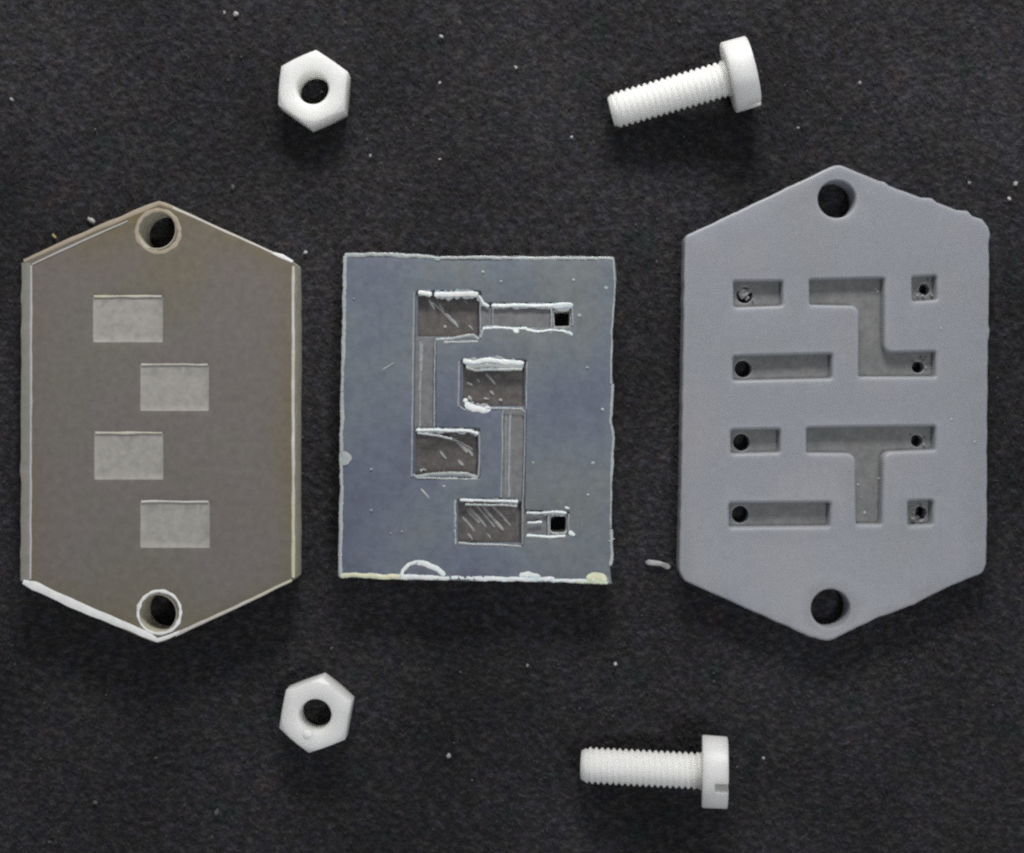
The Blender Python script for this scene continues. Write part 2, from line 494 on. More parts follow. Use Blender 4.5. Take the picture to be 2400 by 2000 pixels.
for i, v in enumerate(body.data.vertices):
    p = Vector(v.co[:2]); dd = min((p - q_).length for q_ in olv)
    k = 0.75 * math.exp(-dd / 0.13) + 0.35 * max(0.0, 1 - (p - Vector(hA)).length / 0.95)  # olive tint, stronger near the rim and round the upper hole
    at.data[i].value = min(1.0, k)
# thin bands painting the light refracted along the rim and round each bolt hole
def band(path, wid, z, seed=0, rag=0.25, step=0.02, th=0.005, closed=False):
    p = [Vector((*P(a, b_, z), z)) for a, b_ in path]; ws = list(wid)
    C_ = []; W_ = []
    for i in range(len(p) - 1):
        k = max(1, int((p[i + 1] - p[i]).length / step))
        for j in range(k): C_.append(p[i].lerp(p[i + 1], j / k)); W_.append(ws[i] + (ws[i + 1] - ws[i]) * j / k)
    if not closed: C_.append(p[-1]); W_.append(ws[-1])
    n = len(C_); V = []; F = []
    for i, q in enumerate(C_):
        t = (C_[(i + 1) % n] - C_[i - 1]) if closed else (C_[min(i + 1, n - 1)] - C_[max(i - 1, 0)])
        t.normalize(); sd = Vector((-t.y, t.x, 0)); h = W_[i] / S / 2
        h1 = h * (1 + rag * 2 * noise.noise((q.x * 7, q.y * 7, seed))); h2 = h * (1 + rag * 2 * noise.noise((q.x * 7, q.y * 7, seed + 7)))
        for o_, dz in ((h1, -th * .4), (h1 * .75, th), (-h2 * .75, th), (-h2, -th * .4)):
            V.append(tuple(q + sd * o_ + Vector((0, 0, dz))))
    for i in range(n if closed else n - 1):
        for k in range(3):
            a, b_ = i * 4 + k, ((i + 1) % n) * 4 + k; F.append((a, b_, b_ + 1, a + 1))
    return V, F
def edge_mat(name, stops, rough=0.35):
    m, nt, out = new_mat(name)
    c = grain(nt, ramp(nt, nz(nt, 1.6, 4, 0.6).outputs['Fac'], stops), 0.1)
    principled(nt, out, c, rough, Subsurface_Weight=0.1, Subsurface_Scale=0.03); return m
E_white = edge_mat('bright_edge_glow', [(0.35, (0.88, 0.88, 0.86)), (0.65, (0.97, 0.97, 0.96))])
E_pale = edge_mat('pale_edge_glow', [(0.35, (0.62, 0.60, 0.42)), (0.5, (0.62, 0.58, 0.54)), (0.65, (0.72, 0.69, 0.66))])
E_dim = edge_mat('dim_edge_glow', [(0.35, (0.25, 0.255, 0.225)), (0.65, (0.31, 0.28, 0.265))])
E_beige = edge_mat('beige_edge_glow', [(0.35, (0.42, 0.36, 0.28)), (0.65, (0.48, 0.40, 0.31))])
E_line = edge_mat('thin_edge_glow', [(0.35, (0.50, 0.51, 0.48)), (0.65, (0.56, 0.53, 0.52))])
def eb(mat, *bands, z=T + .001, closed=False, rag=.2, name='cut_edge'):  # cut_edge bands made here paint light refracted along the rim
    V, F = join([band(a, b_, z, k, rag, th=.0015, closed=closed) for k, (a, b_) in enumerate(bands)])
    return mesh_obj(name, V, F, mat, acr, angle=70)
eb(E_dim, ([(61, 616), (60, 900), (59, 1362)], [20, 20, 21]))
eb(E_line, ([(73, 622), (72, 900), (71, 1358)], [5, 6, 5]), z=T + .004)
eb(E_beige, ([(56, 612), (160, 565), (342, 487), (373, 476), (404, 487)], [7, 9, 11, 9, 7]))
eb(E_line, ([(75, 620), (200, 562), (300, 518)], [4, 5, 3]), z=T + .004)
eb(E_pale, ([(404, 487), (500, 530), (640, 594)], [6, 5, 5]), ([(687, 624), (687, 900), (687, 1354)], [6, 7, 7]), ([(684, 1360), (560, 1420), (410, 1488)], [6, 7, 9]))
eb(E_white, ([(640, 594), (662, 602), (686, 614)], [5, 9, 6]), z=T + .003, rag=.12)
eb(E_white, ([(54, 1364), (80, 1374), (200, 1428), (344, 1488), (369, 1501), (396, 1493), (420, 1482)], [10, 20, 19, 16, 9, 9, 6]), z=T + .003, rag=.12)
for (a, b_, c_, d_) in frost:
    eb(E_pale, ([(a + 4, b_ + 3), (c_ - 5, b_ + 3)], [5, 4]), z=T + .002, name='pocket_glow', rag=.4)  # pale strip painting the bright refracted upper edge of the pocket
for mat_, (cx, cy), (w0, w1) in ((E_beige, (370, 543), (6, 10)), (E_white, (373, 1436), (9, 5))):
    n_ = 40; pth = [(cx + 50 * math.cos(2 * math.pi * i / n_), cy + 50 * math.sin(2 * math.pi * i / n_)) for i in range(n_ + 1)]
    eb(mat_, (pth, [w0 + (w1 - w0) * abs(math.sin(i)) for i in range(n_ + 1)]), z=T + .0025, closed=True, name='hole_glow', rag=.35)  # ring painting the hole wall as refracted through the plastic
# ---------------------------------------------------------------- silicone slab, middle
T2 = 0.30
sil = thing('silicone_slab', 'clear bluish rectangular silicone slab with moulded channels and chambers', 'silicone slab')
raw = [(806, 594), (900, 593), (1010, 598), (1030, 602), (1200, 600), (1439, 602), (1444, 640), (1442, 690), (1436, 760), (1434, 860), (1439, 930), (1433, 990),
       (1441, 1032), (1436, 1100), (1433, 1200), (1436, 1290), (1430, 1330), (1436, 1370), (1300, 1366), (1150, 1362), (1040, 1360), (920, 1358), (795, 1356), (793, 1300),
       (795, 1180), (799, 1092), (796, 1060), (798, 1000), (797, 940), (802, 880), (801, 800), (806, 720), (803, 660)]
ol = ccw(pts(raw, T2)); ol = jitter(resample(ol, 0.03), 0.012, 6.0, 3)
def rl(lst, r=0.018, z=T2, s_=0.05): return resample(round_loop(ccw(pts(lst, z)), r, 3), s_)
net1 = [(974, 682), (1127, 682), (1129, 710), (1342, 710), (1342, 768), (1130, 770), (1126, 795), (1022, 797), (1021, 1002), (1125, 1004), (1125, 1122), (968, 1122), (971, 900)]
net2 = [(1080, 843), (1234, 843), (1233, 1000), (1230, 1196), (1335, 1199), (1335, 1257), (1228, 1258), (1226, 1281), (1068, 1281), (1071, 1170), (1176, 1168), (1179, 960), (1080, 958)]
p1 = dict(loop=rl(net1), depth=0.028, mat=2, wall=0,
          sub=[dict(loop=rl([(979, 688), (1122, 690), (1122, 789), (978, 789)], 0.01), depth=0.045, mat=4, wall=0),
               dict(loop=rl([(973, 1010), (1120, 1011), (1120, 1116), (972, 1116)], 0.01), depth=0.045, mat=4, wall=0)],
          holes=[rl([(1298, 727), (1337, 727), (1336, 764), (1300, 765)], 0.012, s_=0.03)])
p2 = dict(loop=rl(net2), depth=0.028, mat=2, wall=0,
          sub=[dict(loop=rl([(1085, 850), (1229, 852), (1228, 953), (1085, 953)], 0.01), depth=0.045, mat=4, wall=0),
               dict(loop=rl([(1074, 1177), (1222, 1177), (1221, 1275), (1073, 1275)], 0.01), depth=0.045, mat=4, wall=0)],
          holes=[rl([(1290, 1211), (1329, 1211), (1328, 1250), (1290, 1250)], 0.03, s_=0.03)])
s = plate(T2, ol, [p1, p2], [], 0.012, 0.010, taper=-0.004)
s.build('slab_body', [M_sil_top, M_sil_wall, M_sil_floor, M_sil_bot, M_sil_deep], sil, warp=lambda c: 0.010 * noise.noise((c.x * 1.4, c.y * 1.4, 6)) * c.z / T2)

def ribbon(path, wid, z, seed=0, rag=0.5, step=0.007, th=0.0035):
    """torn lip: a flat strip with a ragged outline and a crumpled top"""
    p = [Vector((*P(a, b_, z), z)) for a, b_ in path]; C_ = []
    for a, b_ in zip(p, p[1:]):
        k = max(1, int((b_ - a).length / step))
        for j in range(k): C_.append(a.lerp(b_, j / k))
    C_.append(p[-1]); n = len(C_); V = []; F = []
    for i, q in enumerate(C_):
        t = (C_[min(i + 3, n - 1)] - C_[max(i - 3, 0)]).normalized(); sd = Vector((-t.y, t.x, 0))
        e = min(1.0, (min(i, n - 1 - i) + 0.6) * step / max(1e-4, wid / S * .8)) ** .5; h = wid / S * e
        f = lambda s_, fr: noise.noise((q.x * fr, q.y * fr, seed + s_))
        h1 = h * max(.15, 1 + rag * (1.1 * f(0, 11) + .9 * f(3, 37))); h2 = h * max(.15, 1 + rag * (1.1 * f(7, 11) + .9 * f(11, 37)))
        c = q + sd * (h * .5 * f(20, 8))
        for o_, dz in ((h1, -th * .5), (h1 * .55, th * (.7 + f(5, 40))), (-h2 * .5, th * (.7 + f(9, 40))), (-h2, -th * .5)):
            V.append(tuple(c + sd * o_ + Vector((0, 0, dz))))
    for i in range(n - 1):
        for k in range(3): F.append((i * 4 + k, (i + 1) * 4 + k, (i + 1) * 4 + k + 1, i * 4 + k + 1))
    return V, F
def bead(name, parts, mat, z=T2 + 0.003, parent=sil, kind=None, wob=0.15, flat=0.3):
    V, F = join([ribbon(path, r_ * .68, z, k * 7 + len(name), .15 + .4 * bmp) for k, (path, r_, bmp) in enumerate(parts)])
    o = mesh_obj(name, V, F, mat, parent, angle=70)
    # dim strip painting the soft halo round the bright lips
    if mat is M_burr and name == 'burr':
        V, F = join([ribbon(path, r_ * 1.25, z - .004, k * 5 + 3, .7, th=.002) for k, (path, r_, bmp) in enumerate(parts)])
        mesh_obj('lip_halo', V, F, M_burr_dim, parent, angle=70)
    return o
# torn silicone lips, whitened to paint the glints refracted along the mould edges
bead('burr', [([(980, 686), (1012, 690)], 7, .3), ([(1018, 690), (1060, 690), (1121, 690)], 8, .35)], M_burr, wob=.15)
bead('burr', [([(1152, 717), (1200, 716), (1290, 717), (1343, 715)], 5.2, .25), ([(1296, 717), (1342, 716)], 8, .2), ([(1122, 693), (1133, 712), (1146, 718)], 4, .3)], M_burr, wob=.15)
bead('burr', [([(1085, 846), (1110, 849), (1150, 845), (1228, 852)], 7.5, .3)], M_burr, wob=.15)
bead('burr', [([(1086, 941), (1096, 938)], 8, .5), ([(1090, 946), (1112, 957), (1134, 962), (1150, 958)], 10, .35)], M_burr)
bead('burr', [([(975, 1009), (1010, 1008), (1060, 1010), (1100, 1010), (1121, 1018)], 4.5, .5), ([(1078, 1171), (1110, 1174)], 4.5, .4), ([(1108, 1173), (1214, 1176)], 3.6, .5)], M_burr)
bead('burr', [([(1131, 770), (1160, 768), (1200, 771), (1235, 770)], 3.6, .7), ([(1203, 775), (1216, 777)], 7, .5), ([(1232, 772), (1262, 778), (1290, 774), (1322, 776), (1342, 786)], 4.2, 1.0), ([(1330, 778), (1342, 786)], 6, .4)], M_burr)
bead('burr', [([(1234, 1202), (1260, 1203), (1290, 1202), (1300, 1200)], 3.2, .5), ([(1236, 1226), (1270, 1224)], 3.0, .8), ([(1234, 1256), (1262, 1257), (1290, 1260), (1325, 1256)], 4, .7), ([(1334, 1246), (1346, 1256)], 6, .8), ([(1300, 1200), (1328, 1204)], 4, .5), ([(1324, 1190), (1334, 1193)], 3.5, .6)], M_burr)
bead('burr', [([(1021, 796), (1060, 794), (1090, 787), (1110, 786), (1122, 796)], 4.5, .5), ([(1040, 803), (1120, 801)], 4, .5), ([(1126, 792), (1132, 772)], 5, .5)], M_burr_mid)
bead('burr', [([(974, 1118), (1010, 1112), (1060, 1110), (1096, 1112), (1120, 1120)], 5.5, .5), ([(985, 1104), (990, 1102)], 5, .2), ([(968, 1112), (978, 1121), (1120, 1124)], 3, .8)], M_burr_mid)
bead('burr', [([(1067, 1172), (1066, 1230), (1066, 1276)], 5, .7), ([(1074, 1272), (1110, 1276), (1160, 1277), (1222, 1281)], 3.2, .5), ([(1090, 1183), (1212, 1186)], 3.5, .9)], M_burr_mid)
bead('burr', [([(1093, 862), (1112, 868), (1140, 867), (1224, 866)], 4.5, .6), ([(1136, 958), (1170, 957), (1222, 958), (1232, 966)], 3.2, .5), ([(978, 1016), (1020, 1021), (1060, 1030)], 3.5, .8)], M_burr_mid)
bead('burr', [([(1092, 858), (1140, 858), (1226, 859)], 8, .2)], M_burr_mid, z=T2 - .002)  # pale filler strip painted in to lighten the dark gap between the lips
bead('channel_rim', [([(971, 684), (969, 760), (967, 900), (966, 1000), (965, 1118)], 2.6, .6), ([(1125, 700), (1126, 784)], 2.0, .5), ([(1020, 800), (1018, 900), (1018, 1002)], 2.4, .6),
                     ([(1123, 1012), (1124, 1060), (1121, 1118)], 2.8, .5), ([(1076, 846), (1075, 900), (1074, 952), (1090, 962)], 2.6, .6), ([(1235, 848), (1233, 960)], 2.4, .7),
                     ([(1178, 962), (1177, 1060), (1174, 1166)], 2.6, .6), ([(1231, 966), (1229, 1080), (1225, 1190), (1224, 1276)], 2.0, .5),
                     ([(1155, 716), (1155, 768)], 2.0, .5), ([(1292, 722), (1292, 768)], 3.2, .4), ([(1341, 716), (1342, 764)], 2.4, .5), ([(1285, 1208), (1285, 1254)], 3, .5), ([(1333, 1204), (1334, 1250)], 2.6, .6)], M_burr_dim)
bead('channel_rim', [([(986, 800), (985, 860), (984, 1000)], 2.6, 1.0), ([(990, 806), (988, 870)], 2.2, 1.2), ([(1196, 966), (1194, 1040), (1192, 1165)], 4, .9), ([(1186, 968), (1185, 1160)], 1.8, .7)], M_burr_dim, z=T2 - 0.025)
# streaks left by the cutter in each chamber floor
for k, lst in enumerate([[(1004, 700, 1018, 726, 3), (1030, 712, 1040, 730, 4), (1046, 736, 1074, 768, 3.5), (1040, 764, 1046, 768, 5), (1010, 706, 1060, 756, 1.6), (1088, 704, 1096, 712, 3), (1098, 764, 1108, 774, 3)],
                         [(1138, 876, 1160, 902, 3), (1118, 888, 1124, 896, 3.5), (1094, 898, 1108, 904, 3.5), (1148, 918, 1156, 926, 3), (1168, 938, 1178, 938, 4.5), (1132, 934, 1146, 936, 3), (1098, 928, 1104, 942, 5)],
                         [(1030, 1022, 1070, 1032, 3.5), (1068, 1032, 1096, 1062, 3.5), (1030, 1056, 1046, 1076, 3), (1074, 1078, 1086, 1092, 4), (1094, 1052, 1108, 1070, 3), (1078, 1034, 1108, 1054, 2.2), (990, 1100, 1000, 1104, 4)],
                         [(1100, 1190, 1140, 1236, 3), (1130, 1186, 1180, 1244, 3.4), (1152, 1184, 1196, 1232, 3), (1084, 1212, 1112, 1246, 3), (1094, 1194, 1124, 1226, 2.4), (1096, 1250, 1108, 1266, 2.5), (1140, 1250, 1150, 1262, 3), (1116, 1184, 1160, 1236, 2)]]):
    z = T2 - 0.028 - 0.045 + 0.004
    V, F = join([tube([(*P(a, b_, z), z), (*P((a + c_) / 2 + random.uniform(-2, 2), (b_ + d_) / 2, z), z), (*P(c_, d_, z), z)], r_ / S, k + j, .6, 16, sides=6) for j, (a, b_, c_, d_, r_) in enumerate(lst)])
    o = mesh_obj('tool_mark', V, F, M_scratch, sil, angle=60); o['kind'] = 'stuff'
# ragged outer edges and the torn flap on the lower edge
bead('cut_edge', [([(808, 598), (900, 597), (1008, 603), (1030, 610)], 6.5, .5), ([(1006, 605), (1100, 604), (1200, 606), (1438, 606)], 5, .5)], M_burr_mid)
bead('cut_edge', [([(809, 600), (807, 680), (806, 780), (803, 900), (800, 1060)], 6.0, .5), ([(800, 1060), (800, 1150), (797, 1352)], 6.0, .45), ([(802, 1060), (812, 1075), (803, 1090)], 15, .3)], M_burr_mid)
bead('cut_edge', [([(1438, 606), (1441, 680), (1434, 770), (1432, 900)], 3.2, .8), ([(1436, 900), (1431, 985), (1437, 1030), (1432, 1120)], 4.5, .6), ([(1432, 1240), (1434, 1300), (1429, 1326)], 5.5, .5), ([(1433, 1120), (1431, 1238)], 3.2, .6)], M_burr_mid)
bead('cut_edge', [([(936, 1352), (1040, 1354), (1150, 1356), (1300, 1359)], 8.5, .1), ([(1218, 1352), (1240, 1346), (1266, 1354)], 12, .2), ([(1290, 1360), (1374, 1363)], 6.5, .4)], M_burr)
bead('cut_edge', [([(798, 1349), (860, 1350), (942, 1352)], 8, .2), ([(1374, 1357), (1398, 1355), (1422, 1358)], 15, .15), ([(1350, 1364), (1424, 1366)], 6, .4)], M_burr_yel)
bead('torn_flap', [([(940, 1352), (944, 1338), (958, 1324), (980, 1317)], 6.5, .1), ([(976, 1318), (1000, 1322), (1022, 1334), (1042, 1350)], 9.0, .1)], M_burr, z=T2 + .007)
# specks of dust on and in the slab
V, F = join([blob(*P(x, y, T2), T2 + 0.002, r_ / S, r_ / S * .8, 0.006, 0, x) for x, y, r_ in
             [(1390, 1086, 5), (1378, 1160, 4), (1174, 660, 3), (1344, 656, 3.5), (1132, 638, 4), (870, 1196, 3), (942, 1246, 2.5), (870, 1100, 3), (1358, 740, 5), (1376, 862, 3), (1412, 960, 4), (1420, 675, 5), (1040, 1140, 3.5), (1250, 1085, 3), (830, 700, 2), (915, 1250, 2)]]
            + [tube([(*P(985, 1145, T2), T2), (*P(1006, 1168, T2), T2)], 2.2 / S, 1), tube([(*P(1450 - 10, 1262, T2), T2), (*P(1425, 1270, T2), T2)], 2.0 / S, 2), tube([(*P(895, 868, T2), T2), (*P(925, 850, T2), T2)], 1.4 / S, 2)])
o = mesh_obj('surface_dust', V, F, M_burr_mid, sil); o['kind'] = 'stuff'

# ---------------------------------------------------------------- grey resin plate, right
T3 = 0.20
res = thing('resin_plate', 'opaque grey elongated hexagonal plate with recessed T and Z shaped channels', 'plastic plate')
raw = [(1605, 553), (1964, 383), (2060, 424), (2074, 426), (2084, 435), (2158, 462), (2184, 464), (2196, 474), (2244, 492), (2270, 494), (2280, 506), (2304, 514), (2318, 532),
       (2323, 552), (2319, 572), (2320, 640), (2318, 760), (2322, 775), (2317, 800), (2316, 950), (2315, 1200), (2313, 1322), (2304, 1344), (2230, 1374), (2160, 1408), (2144, 1418), (2060, 1448),
       (1940, 1506), (1900, 1494), (1604, 1362), (1592, 1340), (1596, 1150), (1600, 900)]
rr_ = [0.06, 0.16] + [0.03] * 11 + [0.04] * 3 + [0.02] * 5 + [0.04] * 2 + [0.03] * 4 + [0.14, 0.1, 0.05, 0.05, 0.02, 0.02]
q = pts(raw, T3)
ol = round_loop(q, rr_[:len(q)], 5)
ol = ccw(ol); ol = jitter(resample(ol, 0.03), 0.005, 8.0, 5)
def hc(px, py, r_, z=T3 - .09): return circle(*P(px, py, z), r_ / S, 24)
def pr(l, r=0.022): return resample(ccw(round_loop(pts(l, T3), r, 4)), 0.05)
D = 0.09
pockets = [
    dict(loop=pr([(1720, 659), (1835, 658), (1835, 716), (1721, 720)]), depth=D, holes=[hc(1745, 692, 19)]),
    dict(loop=pr([(1898, 655), (2074, 651), (2073, 826), (2194, 824), (2194, 883), (2014, 883), (2015, 716), (1899, 714)], [.02, .02, .06, .02, .02, .02, .07, .02]), depth=D, holes=[jitter(hc(2151, 860, 14), .012, 14, 2)]),
    dict(loop=pr([(2139, 649), (2196, 645), (2197, 702), (2140, 706)]), depth=D, holes=[[(a, b_) for a, b_ in jitter(hc(2166, 678, 13), .02, 14, 2)]]),
    dict(loop=pr([(1719, 835), (1951, 829), (1951, 887), (1719, 892)]), depth=D, holes=[hc(1742, 865, 20)]),
    dict(loop=pr([(1714, 1008), (1829, 1006), (1829, 1061), (1714, 1064)]), depth=D, holes=[hc(1738, 1037, 20)]),
    dict(loop=pr([(1892, 1003), (2193, 999), (2193, 1055), (2071, 1060), (2067, 1230), (2008, 1230), (2006, 1063), (1892, 1062)], [.02, .02, .02, .07, .02, .02, .07, .02]), depth=D, holes=[jitter(hc(2148, 1033, 14), .012, 14, 4)]),
    dict(loop=pr([(1710, 1180), (1947, 1178), (1946, 1235), (1710, 1237)]), depth=D, holes=[hc(1735, 1206, 20)]),
    dict(loop=pr([(2129, 1175), (2188, 1173), (2187, 1230), (2130, 1233)]), depth=D, holes=[[(a, b_) for a, b_ in jitter(hc(2158, 1202, 14), .02, 14, 3)]]),
]
bigA = P(1962, 466, T3); bigB = P(1947, 1427, T3)
s = plate(T3, ol, pockets, [circle(*bigA, 0.158, 48), circle(*bigB, 0.162, 48)], 0.02, 0.028, taper=0.0)
s.build('plate_body', [M_resin, M_resin, M_resin_floor, M_resin], res, warp=lambda c: 0.008 * noise.noise((c.x * 1.1, c.y * 1.1, 3)) * c.z / T3)
# crumbs of cured resin clogging some port holes
zf = T3 - D
for k, lst in enumerate([[(1745, 688, 13, .02), (1754, 682, 7, .02), (1737, 680, 7, .015), (1752, 699, 6, .02), (1764, 706, 3.5, .02)],
                         [(2164, 846, 5, .02), (2140, 848, 4, .02), (2170, 862, 5, .02), (2172, 840, 4, .02), (2158, 838, 3, .03), (2180, 852, 3, .01)],
                         [(2146, 658, 6, .02), (2186, 660, 5, .02), (2184, 692, 6, .02), (2150, 694, 5, .02), (2176, 656, 4, .02), (2148, 678, 4, .02), (2162, 694, 4, .02), (2188, 676, 4, .01)],
                         [(2134, 1020, 4, .02), (2164, 1042, 4, .02), (2166, 1026, 4, .02), (2136, 1046, 3, .01), (2176, 1034, 3, .01)],
                         [(2136, 1190, 4, .02), (2138, 1218, 8, .03), (2160, 1224, 9, .02), (2180, 1216, 5, .02), (2178, 1190, 4, .02), (2140, 1204, 5, .02), (2158, 1184, 4, .03), (2150, 1212, 4, .03)]]):
    V, F = join([blob(*P(x, y, zf), zf + dz - 0.03, r_ / S, r_ / S * .75, 0.022, j * 1.3, k * 5 + j, .9) for j, (x, y, r_, dz) in enumerate(lst)])
    o = mesh_obj('resin_residue', V, F, M_crumb, res); o['kind'] = 'stuff'
V, F = join([blob(*P(x, y, T3), T3, r_ / S, r_ / S, 0.006, 0, x) for x, y, r_ in [(2230, 983, 3.5), (2205, 770, 3), (2284, 1036, 3), (1880, 690, 2)]]
            + [blob(*P(x, y, zf), zf + .003, r_ / S, r_ / S, 0.008, 0, x) for x, y, r_ in [(2052, 678, 2.5), (2056, 684, 2.5), (2026, 1202, 4), (2060, 1122, 3), (2010, 1136, 3), (2018, 1166, 2)]])
o = mesh_obj('surface_dust', V, F, M_burr_mid, res); o['kind'] = 'stuff'

# ---------------------------------------------------------------- hexagonal nylon nuts
def make_nut(name):
    """one closed body: chamfered hexagon with a bored, countersunk hole, base at z = 0"""
    R = 0.322; h = 0.245; ap = R * math.cos(math.pi / 6); n = 96; rh_ = 0.134
    V = []; F = []
    def hexr(th): return ap / math.cos(((th + math.pi / 6) % (math.pi / 3)) - math.pi / 6)
    def prof(th):
        hr = hexr(th); cut = min(hr, ap * 1.02)
        ch = (hr - cut) * 0.55
        e = 0.007
        return [(rh_ + .018, 0), (cut - e, 0), (cut, e), (hr - e * .3, ch + e), (hr, ch + 2 * e), (hr, h - ch - 2 * e), (hr - e * .3, h - ch - e), (cut, h - e), (cut - e, h), (rh_ + .022, h), (rh_ + .008, h - .006), (rh_, h - .024),
                (rh_ - .006, h * .75), (rh_, h * .6), (rh_ - .006, h * .45), (rh_, h * .3), (rh_, .02)]
    m_ = len(prof(0))
    for i in range(n):
        th = 2 * math.pi * i / n + math.pi / 2
        for r_, z in prof(th): V.append((r_ * math.cos(th), r_ * math.sin(th), z))
    for i in range(n):
        i2 = (i + 1) % n
        for k in range(m_):
            k2 = (k + 1) % m_; F.append((i * m_ + k, i2 * m_ + k, i2 * m_ + k2, i * m_ + k2))
    o = mesh_obj(name, V, F, M_nylon, angle=30)
    bm = bmesh.new(); bm.from_mesh(o.data); bmesh.ops.recalc_face_normals(bm, faces=bm.faces); bm.to_mesh(o.data); bm.free()
    return o
nut = make_nut('hex_nut')
nut.location = (*P(732, 205, .245), 0); nut.rotation_euler = (0, 0, math.radians(-4.6))
tag(nut, 'white nylon hex nut above the smoky clear plate, near the top of the cloth', 'nut', 'white nylon hex nuts')
nut2 = nut.copy(); nut2.data = nut.data; C.objects.link(nut2)
nut2.location = (*P(738, 1678, .245), 0); nut2.rotation_euler = (0, 0, math.radians(-10.0))
tag(nut2, 'white nylon hex nut with a glint modelled as a round nub, below the clear plates', 'nut', 'white nylon hex nuts')
m, nt, out = new_mat('nylon_gloss'); principled(nt, out, (0.95, 0.95, 0.94), 0.1); M_nyl_g = m
V, F = blob(0, 0, 0, 0.036, 0.036, 0.012, 0, 1, 0.0, 20, 8)
nub = mesh_obj('glint_nub', V, F, m, nut2)  # small dome standing in for a lamp glint on the nut
px, py = P(720, 1722, .245); d = Vector((px, py)) - Vector(nut2.location[:2]); a_ = math.radians(10.0)
nub.location = (d.x * math.cos(a_) - d.y * math.sin(a_), d.x * math.sin(a_) + d.y * math.cos(a_), .245)

# ---------------------------------------------------------------- slotted nylon screws (axis along local x, tip at 0)
LS, HL, RS, RH = 1.0, 0.208, 0.150, 0.291
def make_screw(slot_deg):
    # threaded shank: a real helix
    pitch = 0.0495; ns = 40; step = pitch / 6; nr = int(LS / step) + 2
    V = []; F = []
    for i in range(nr):
        x = min(LS + .01, i * step)
        for j in range(ns):
            th = 2 * math.pi * j / ns
            ph = (x / pitch - j / ns) % 1.0
            tri = 1 - abs(2 * ph - 1)
            r_ = RS - 0.025 * (1 - min(1, tri * 1.25))
            if x < 0.06: r_ = min(r_, 0.118 + x * 0.53)
            if x > LS - 0.05: r_ = max(r_, RS - .012 + (x - LS + .05) ** 2 * 8)
            V.append((x, r_ * math.cos(th), r_ * math.sin(th)))
    for i in range(nr - 1):
        for j in range(ns):
            j2 = (j + 1) % ns; F.append((i * ns + j, i * ns + j2, (i + 1) * ns + j2, (i + 1) * ns + j))
    k0 = len(V); V.append((-0.004, 0, 0))
    for j in range(ns): F.append((k0, (j + 1) % ns, j))
    sh = mesh_obj('threaded_shank', V, F, M_nylon, angle=50)
    # head: turned profile, slot cut out by a boolean
    e = 0.010; pf = [(LS, 0.05), (LS, RH - e), (LS + e * .4, RH - e * .3), (LS + e, RH), (LS + HL - 2.2 * e, RH - .004), (LS + HL - .8 * e, RH - .4 * e), (LS + HL - .1 * e, RH - 1.4 * e), (LS + HL, RH - 2.4 * e), (LS + HL, 0.02)]
    V = []; F = []; n = 72; m_ = len(pf)
    for i in range(n):
        th = 2 * math.pi * i / n
        for x, r_ in pf: V.append((x, r_ * math.cos(th), r_ * math.sin(th)))
    for i in range(n):
        i2 = (i + 1) % n
        for k in range(m_ - 1): F.append((i * m_ + k, i2 * m_ + k, i2 * m_ + k + 1, i * m_ + k + 1))
    F.append(tuple(i * m_ for i in range(n))); F.append(tuple(i * m_ + m_ - 1 for i in range(n))[::-1])
    hd = mesh_obj('screw_head', V, F, M_nylon, angle=50)
    bm = bmesh.new(); bm.from_mesh(hd.data); bmesh.ops.recalc_face_normals(bm, faces=bm.faces); bm.to_mesh(hd.data); bm.free()
    bm = bmesh.new(); bmesh.ops.create_cube(bm, size=1)
    for v in bm.verts: v.co = Vector((LS + HL - 0.11 + (v.co.x + .5) * .3, v.co.y * .075, v.co.z * 1.0))
    import mathutils
    bmesh.ops.rotate(bm, verts=bm.verts, cent=(0, 0, 0), matrix=mathutils.Matrix.Rotation(math.radians(slot_deg), 3, 'X'))
    cm = bpy.data.meshes.new('slot_cutter'); bm.to_mesh(cm); bm.free()
    co = bpy.data.objects.new('slot_cutter', cm); C.objects.link(co)
    md = hd.modifiers.new('slot', 'BOOLEAN'); md.operation = 'DIFFERENCE'; md.object = co; md.solver = 'EXACT'
    dg = bpy.context.evaluated_depsgraph_get(); nm = bpy.data.meshes.new_from_object(hd.evaluated_get(dg))
    hd.modifiers.clear(); hd.data = nm; nm.shade_smooth(); nm.set_sharp_from_angle(angle=math.radians(35))
    bpy.data.objects.remove(co, do_unlink=True)
    return sh, hd

def place_screw(tip, head, slot, label):
    root = thing('screw', label, 'screw', 'white nylon slotted screws')
    for o in make_screw(slot): o.parent = root
    tilt = math.asin((RH - RS) / LS)
    a = Vector(P(*tip, RS)); b_ = Vector(P(*head, .32)); L = (LS + HL) * math.cos(tilt)
    d = (b_ - a).normalized(); mid = (a + b_) / 2; st = mid - d * L / 2
    root.location = (st.x, st.y, RS * math.cos(tilt) + .0)
    root.rotation_euler = (0, -tilt, math.atan2(d.y, d.x))
    return root
place_screw((1434, 262), (1763, 167), 82, 'white slotted nylon screw lying tilted, near the top, above the grey plate')
place_screw((1359, 1793), (1709, 1811), 11, 'white slotted nylon screw lying level, slot showing, near the bottom of the cloth')

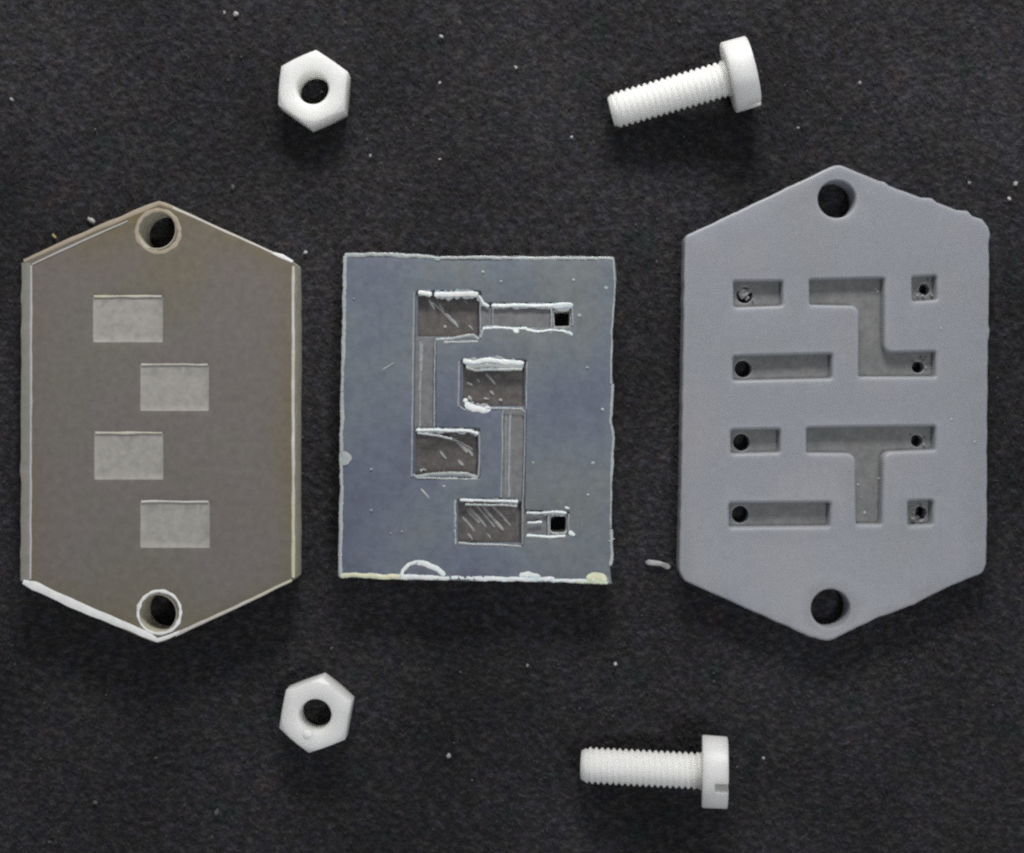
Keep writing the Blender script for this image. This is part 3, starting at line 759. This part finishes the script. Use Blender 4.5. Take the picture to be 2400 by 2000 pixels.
# ---------------------------------------------------------------- lint on the cloth
def fleck(px, py, rx, ry, rot, label, mat=None, name='lint_fleck', rough=1.1, grp='lint flecks on the black cloth'):
    if mat is M_lint_g: rx *= .75; ry *= .75
    V, F = blob(0, 0, 0, rx * .75 / S, ry * .75 / S, min(rx, ry) / S * .5, math.radians(-rot), px * .13, rough, 14, 9)
    o = mesh_obj(name, V, F, mat or M_lint, angle=180); x, y = P(px, py, .01); o.location = (x, y, .012)
    tag(o, label, 'lint', grp); return o
fleck(553, 33, 7, 6, 20, 'bright round lint fleck near the top edge, the brighter right one of a pair')
fleck(526, 30, 3.5, 5, 0, 'small dim lint fleck near the top edge, the left one of a pair')
fleck(28, 233, 7, 3.5, 40, 'small slanting lint fleck near the left edge above the smoky plate')
fleck(215, 517, 14, 6, 40, 'white oblong lint fleck beside the upper left edge of the smoky plate')
fleck(127, 554, 8, 3.5, 50, 'tiny yellowish lint fleck beside the upper left edge of the smoky plate', M_lint_y)
fleck(716, 592, 6, 5, 0, 'small white lint fleck beside the upper right corner of the smoky plate')
fleck(1035, 86, 6, 4, 10, 'small lint fleck between upper nut and upper screw, highest of those there')
fleck(1030, 195, 3, 5, 20, 'tiny lint fleck right of the upper nut, level with its hole')
fleck(868, 365, 3, 5, 10, 'tiny lint fleck below and right of the upper nut')
fleck(1030, 374, 4, 3, 0, 'tiny lint fleck above the silicone slab, a little right of its middle')
fleck(1209, 159, 5, 5, 0, 'small round lint fleck left of the upper screw')
fleck(1340, 322, 4, 4, 0, 'small lint fleck below the tip of the upper screw')
fleck(2015, 195, 4, 4, 0, 'small lint fleck right of the head of the upper screw')
fleck(1871, 300, 4, 3, 0, 'small lint fleck above the grey plate, left of its apex')
fleck(2272, 429, 5, 5, 0, 'left white lint fleck of the three right of the grey plate apex')
fleck(2381, 431, 6, 5, 0, 'upper right white lint fleck of the three near the right edge')
fleck(2365, 466, 5, 4, 0, 'lowest white lint fleck of the three near the right edge')
fleck(777, 1520, 6, 6, 0, 'dim lint fleck above the lower nut', M_lint_g)
fleck(223, 1881, 9, 6, 20, 'grey ragged lint fleck near the lower left corner', M_lint_g)
fleck(366, 1776, 7, 4, 0, 'dim lint fleck left of the lower nut', M_lint_g)
fleck(1052, 1772, 6, 7, 0, 'pale round lint fleck between lower nut and lower screw')
fleck(1442, 1556, 5, 5, 0, 'pale lint fleck above the shank of the lower screw')
fleck(1236, 1560, 3.5, 4, 0, 'tiny lint fleck up and left of the lower screw tip')
fleck(1789, 1777, 4, 4, 0, 'tiny lint fleck right of the head of the lower screw')
fleck(545, 440, 8, 8, 0, 'soft grey fluff above the right shoulder of the smoky plate', M_lint_g)
fleck(508, 1904, 9, 12, 0, 'soft grey fluff near the bottom edge, left of the lower nut', M_lint_g)
V, F = tube([(*P(1513, 1317, .02), .02), (*P(1530, 1320, .02), .03), (*P(1548, 1323, .02), .02), (*P(1570, 1331, .02), .02)], 6.8 / S, 3, .35, 10, wob=.4)
o = mesh_obj('shaving', V, F, M_lint); tag(o, 'pale curled plastic shaving between the silicone slab and the grey plate', 'shaving')
# countless dust specks
vf = []
random.seed(5)
for k in range(260):
    x, y = random.uniform(0, 2400), random.uniform(0, 2000); r_ = random.choice([1.2, 1.5, 1.5, 2, 2.6])
    a, b_ = P(x, y); vf.append(blob(a, b_, 0.0, r_ / S * random.uniform(.8, 1.8), r_ / S, r_ / S, random.uniform(0, 3), k, .5, 6, 4))
V, F = join(vf); o = mesh_obj('cloth_dust', V, F, M_lint_g); o['kind'] = 'stuff'; tag(o, 'fine pale dust specks scattered over the black cloth', 'dust')
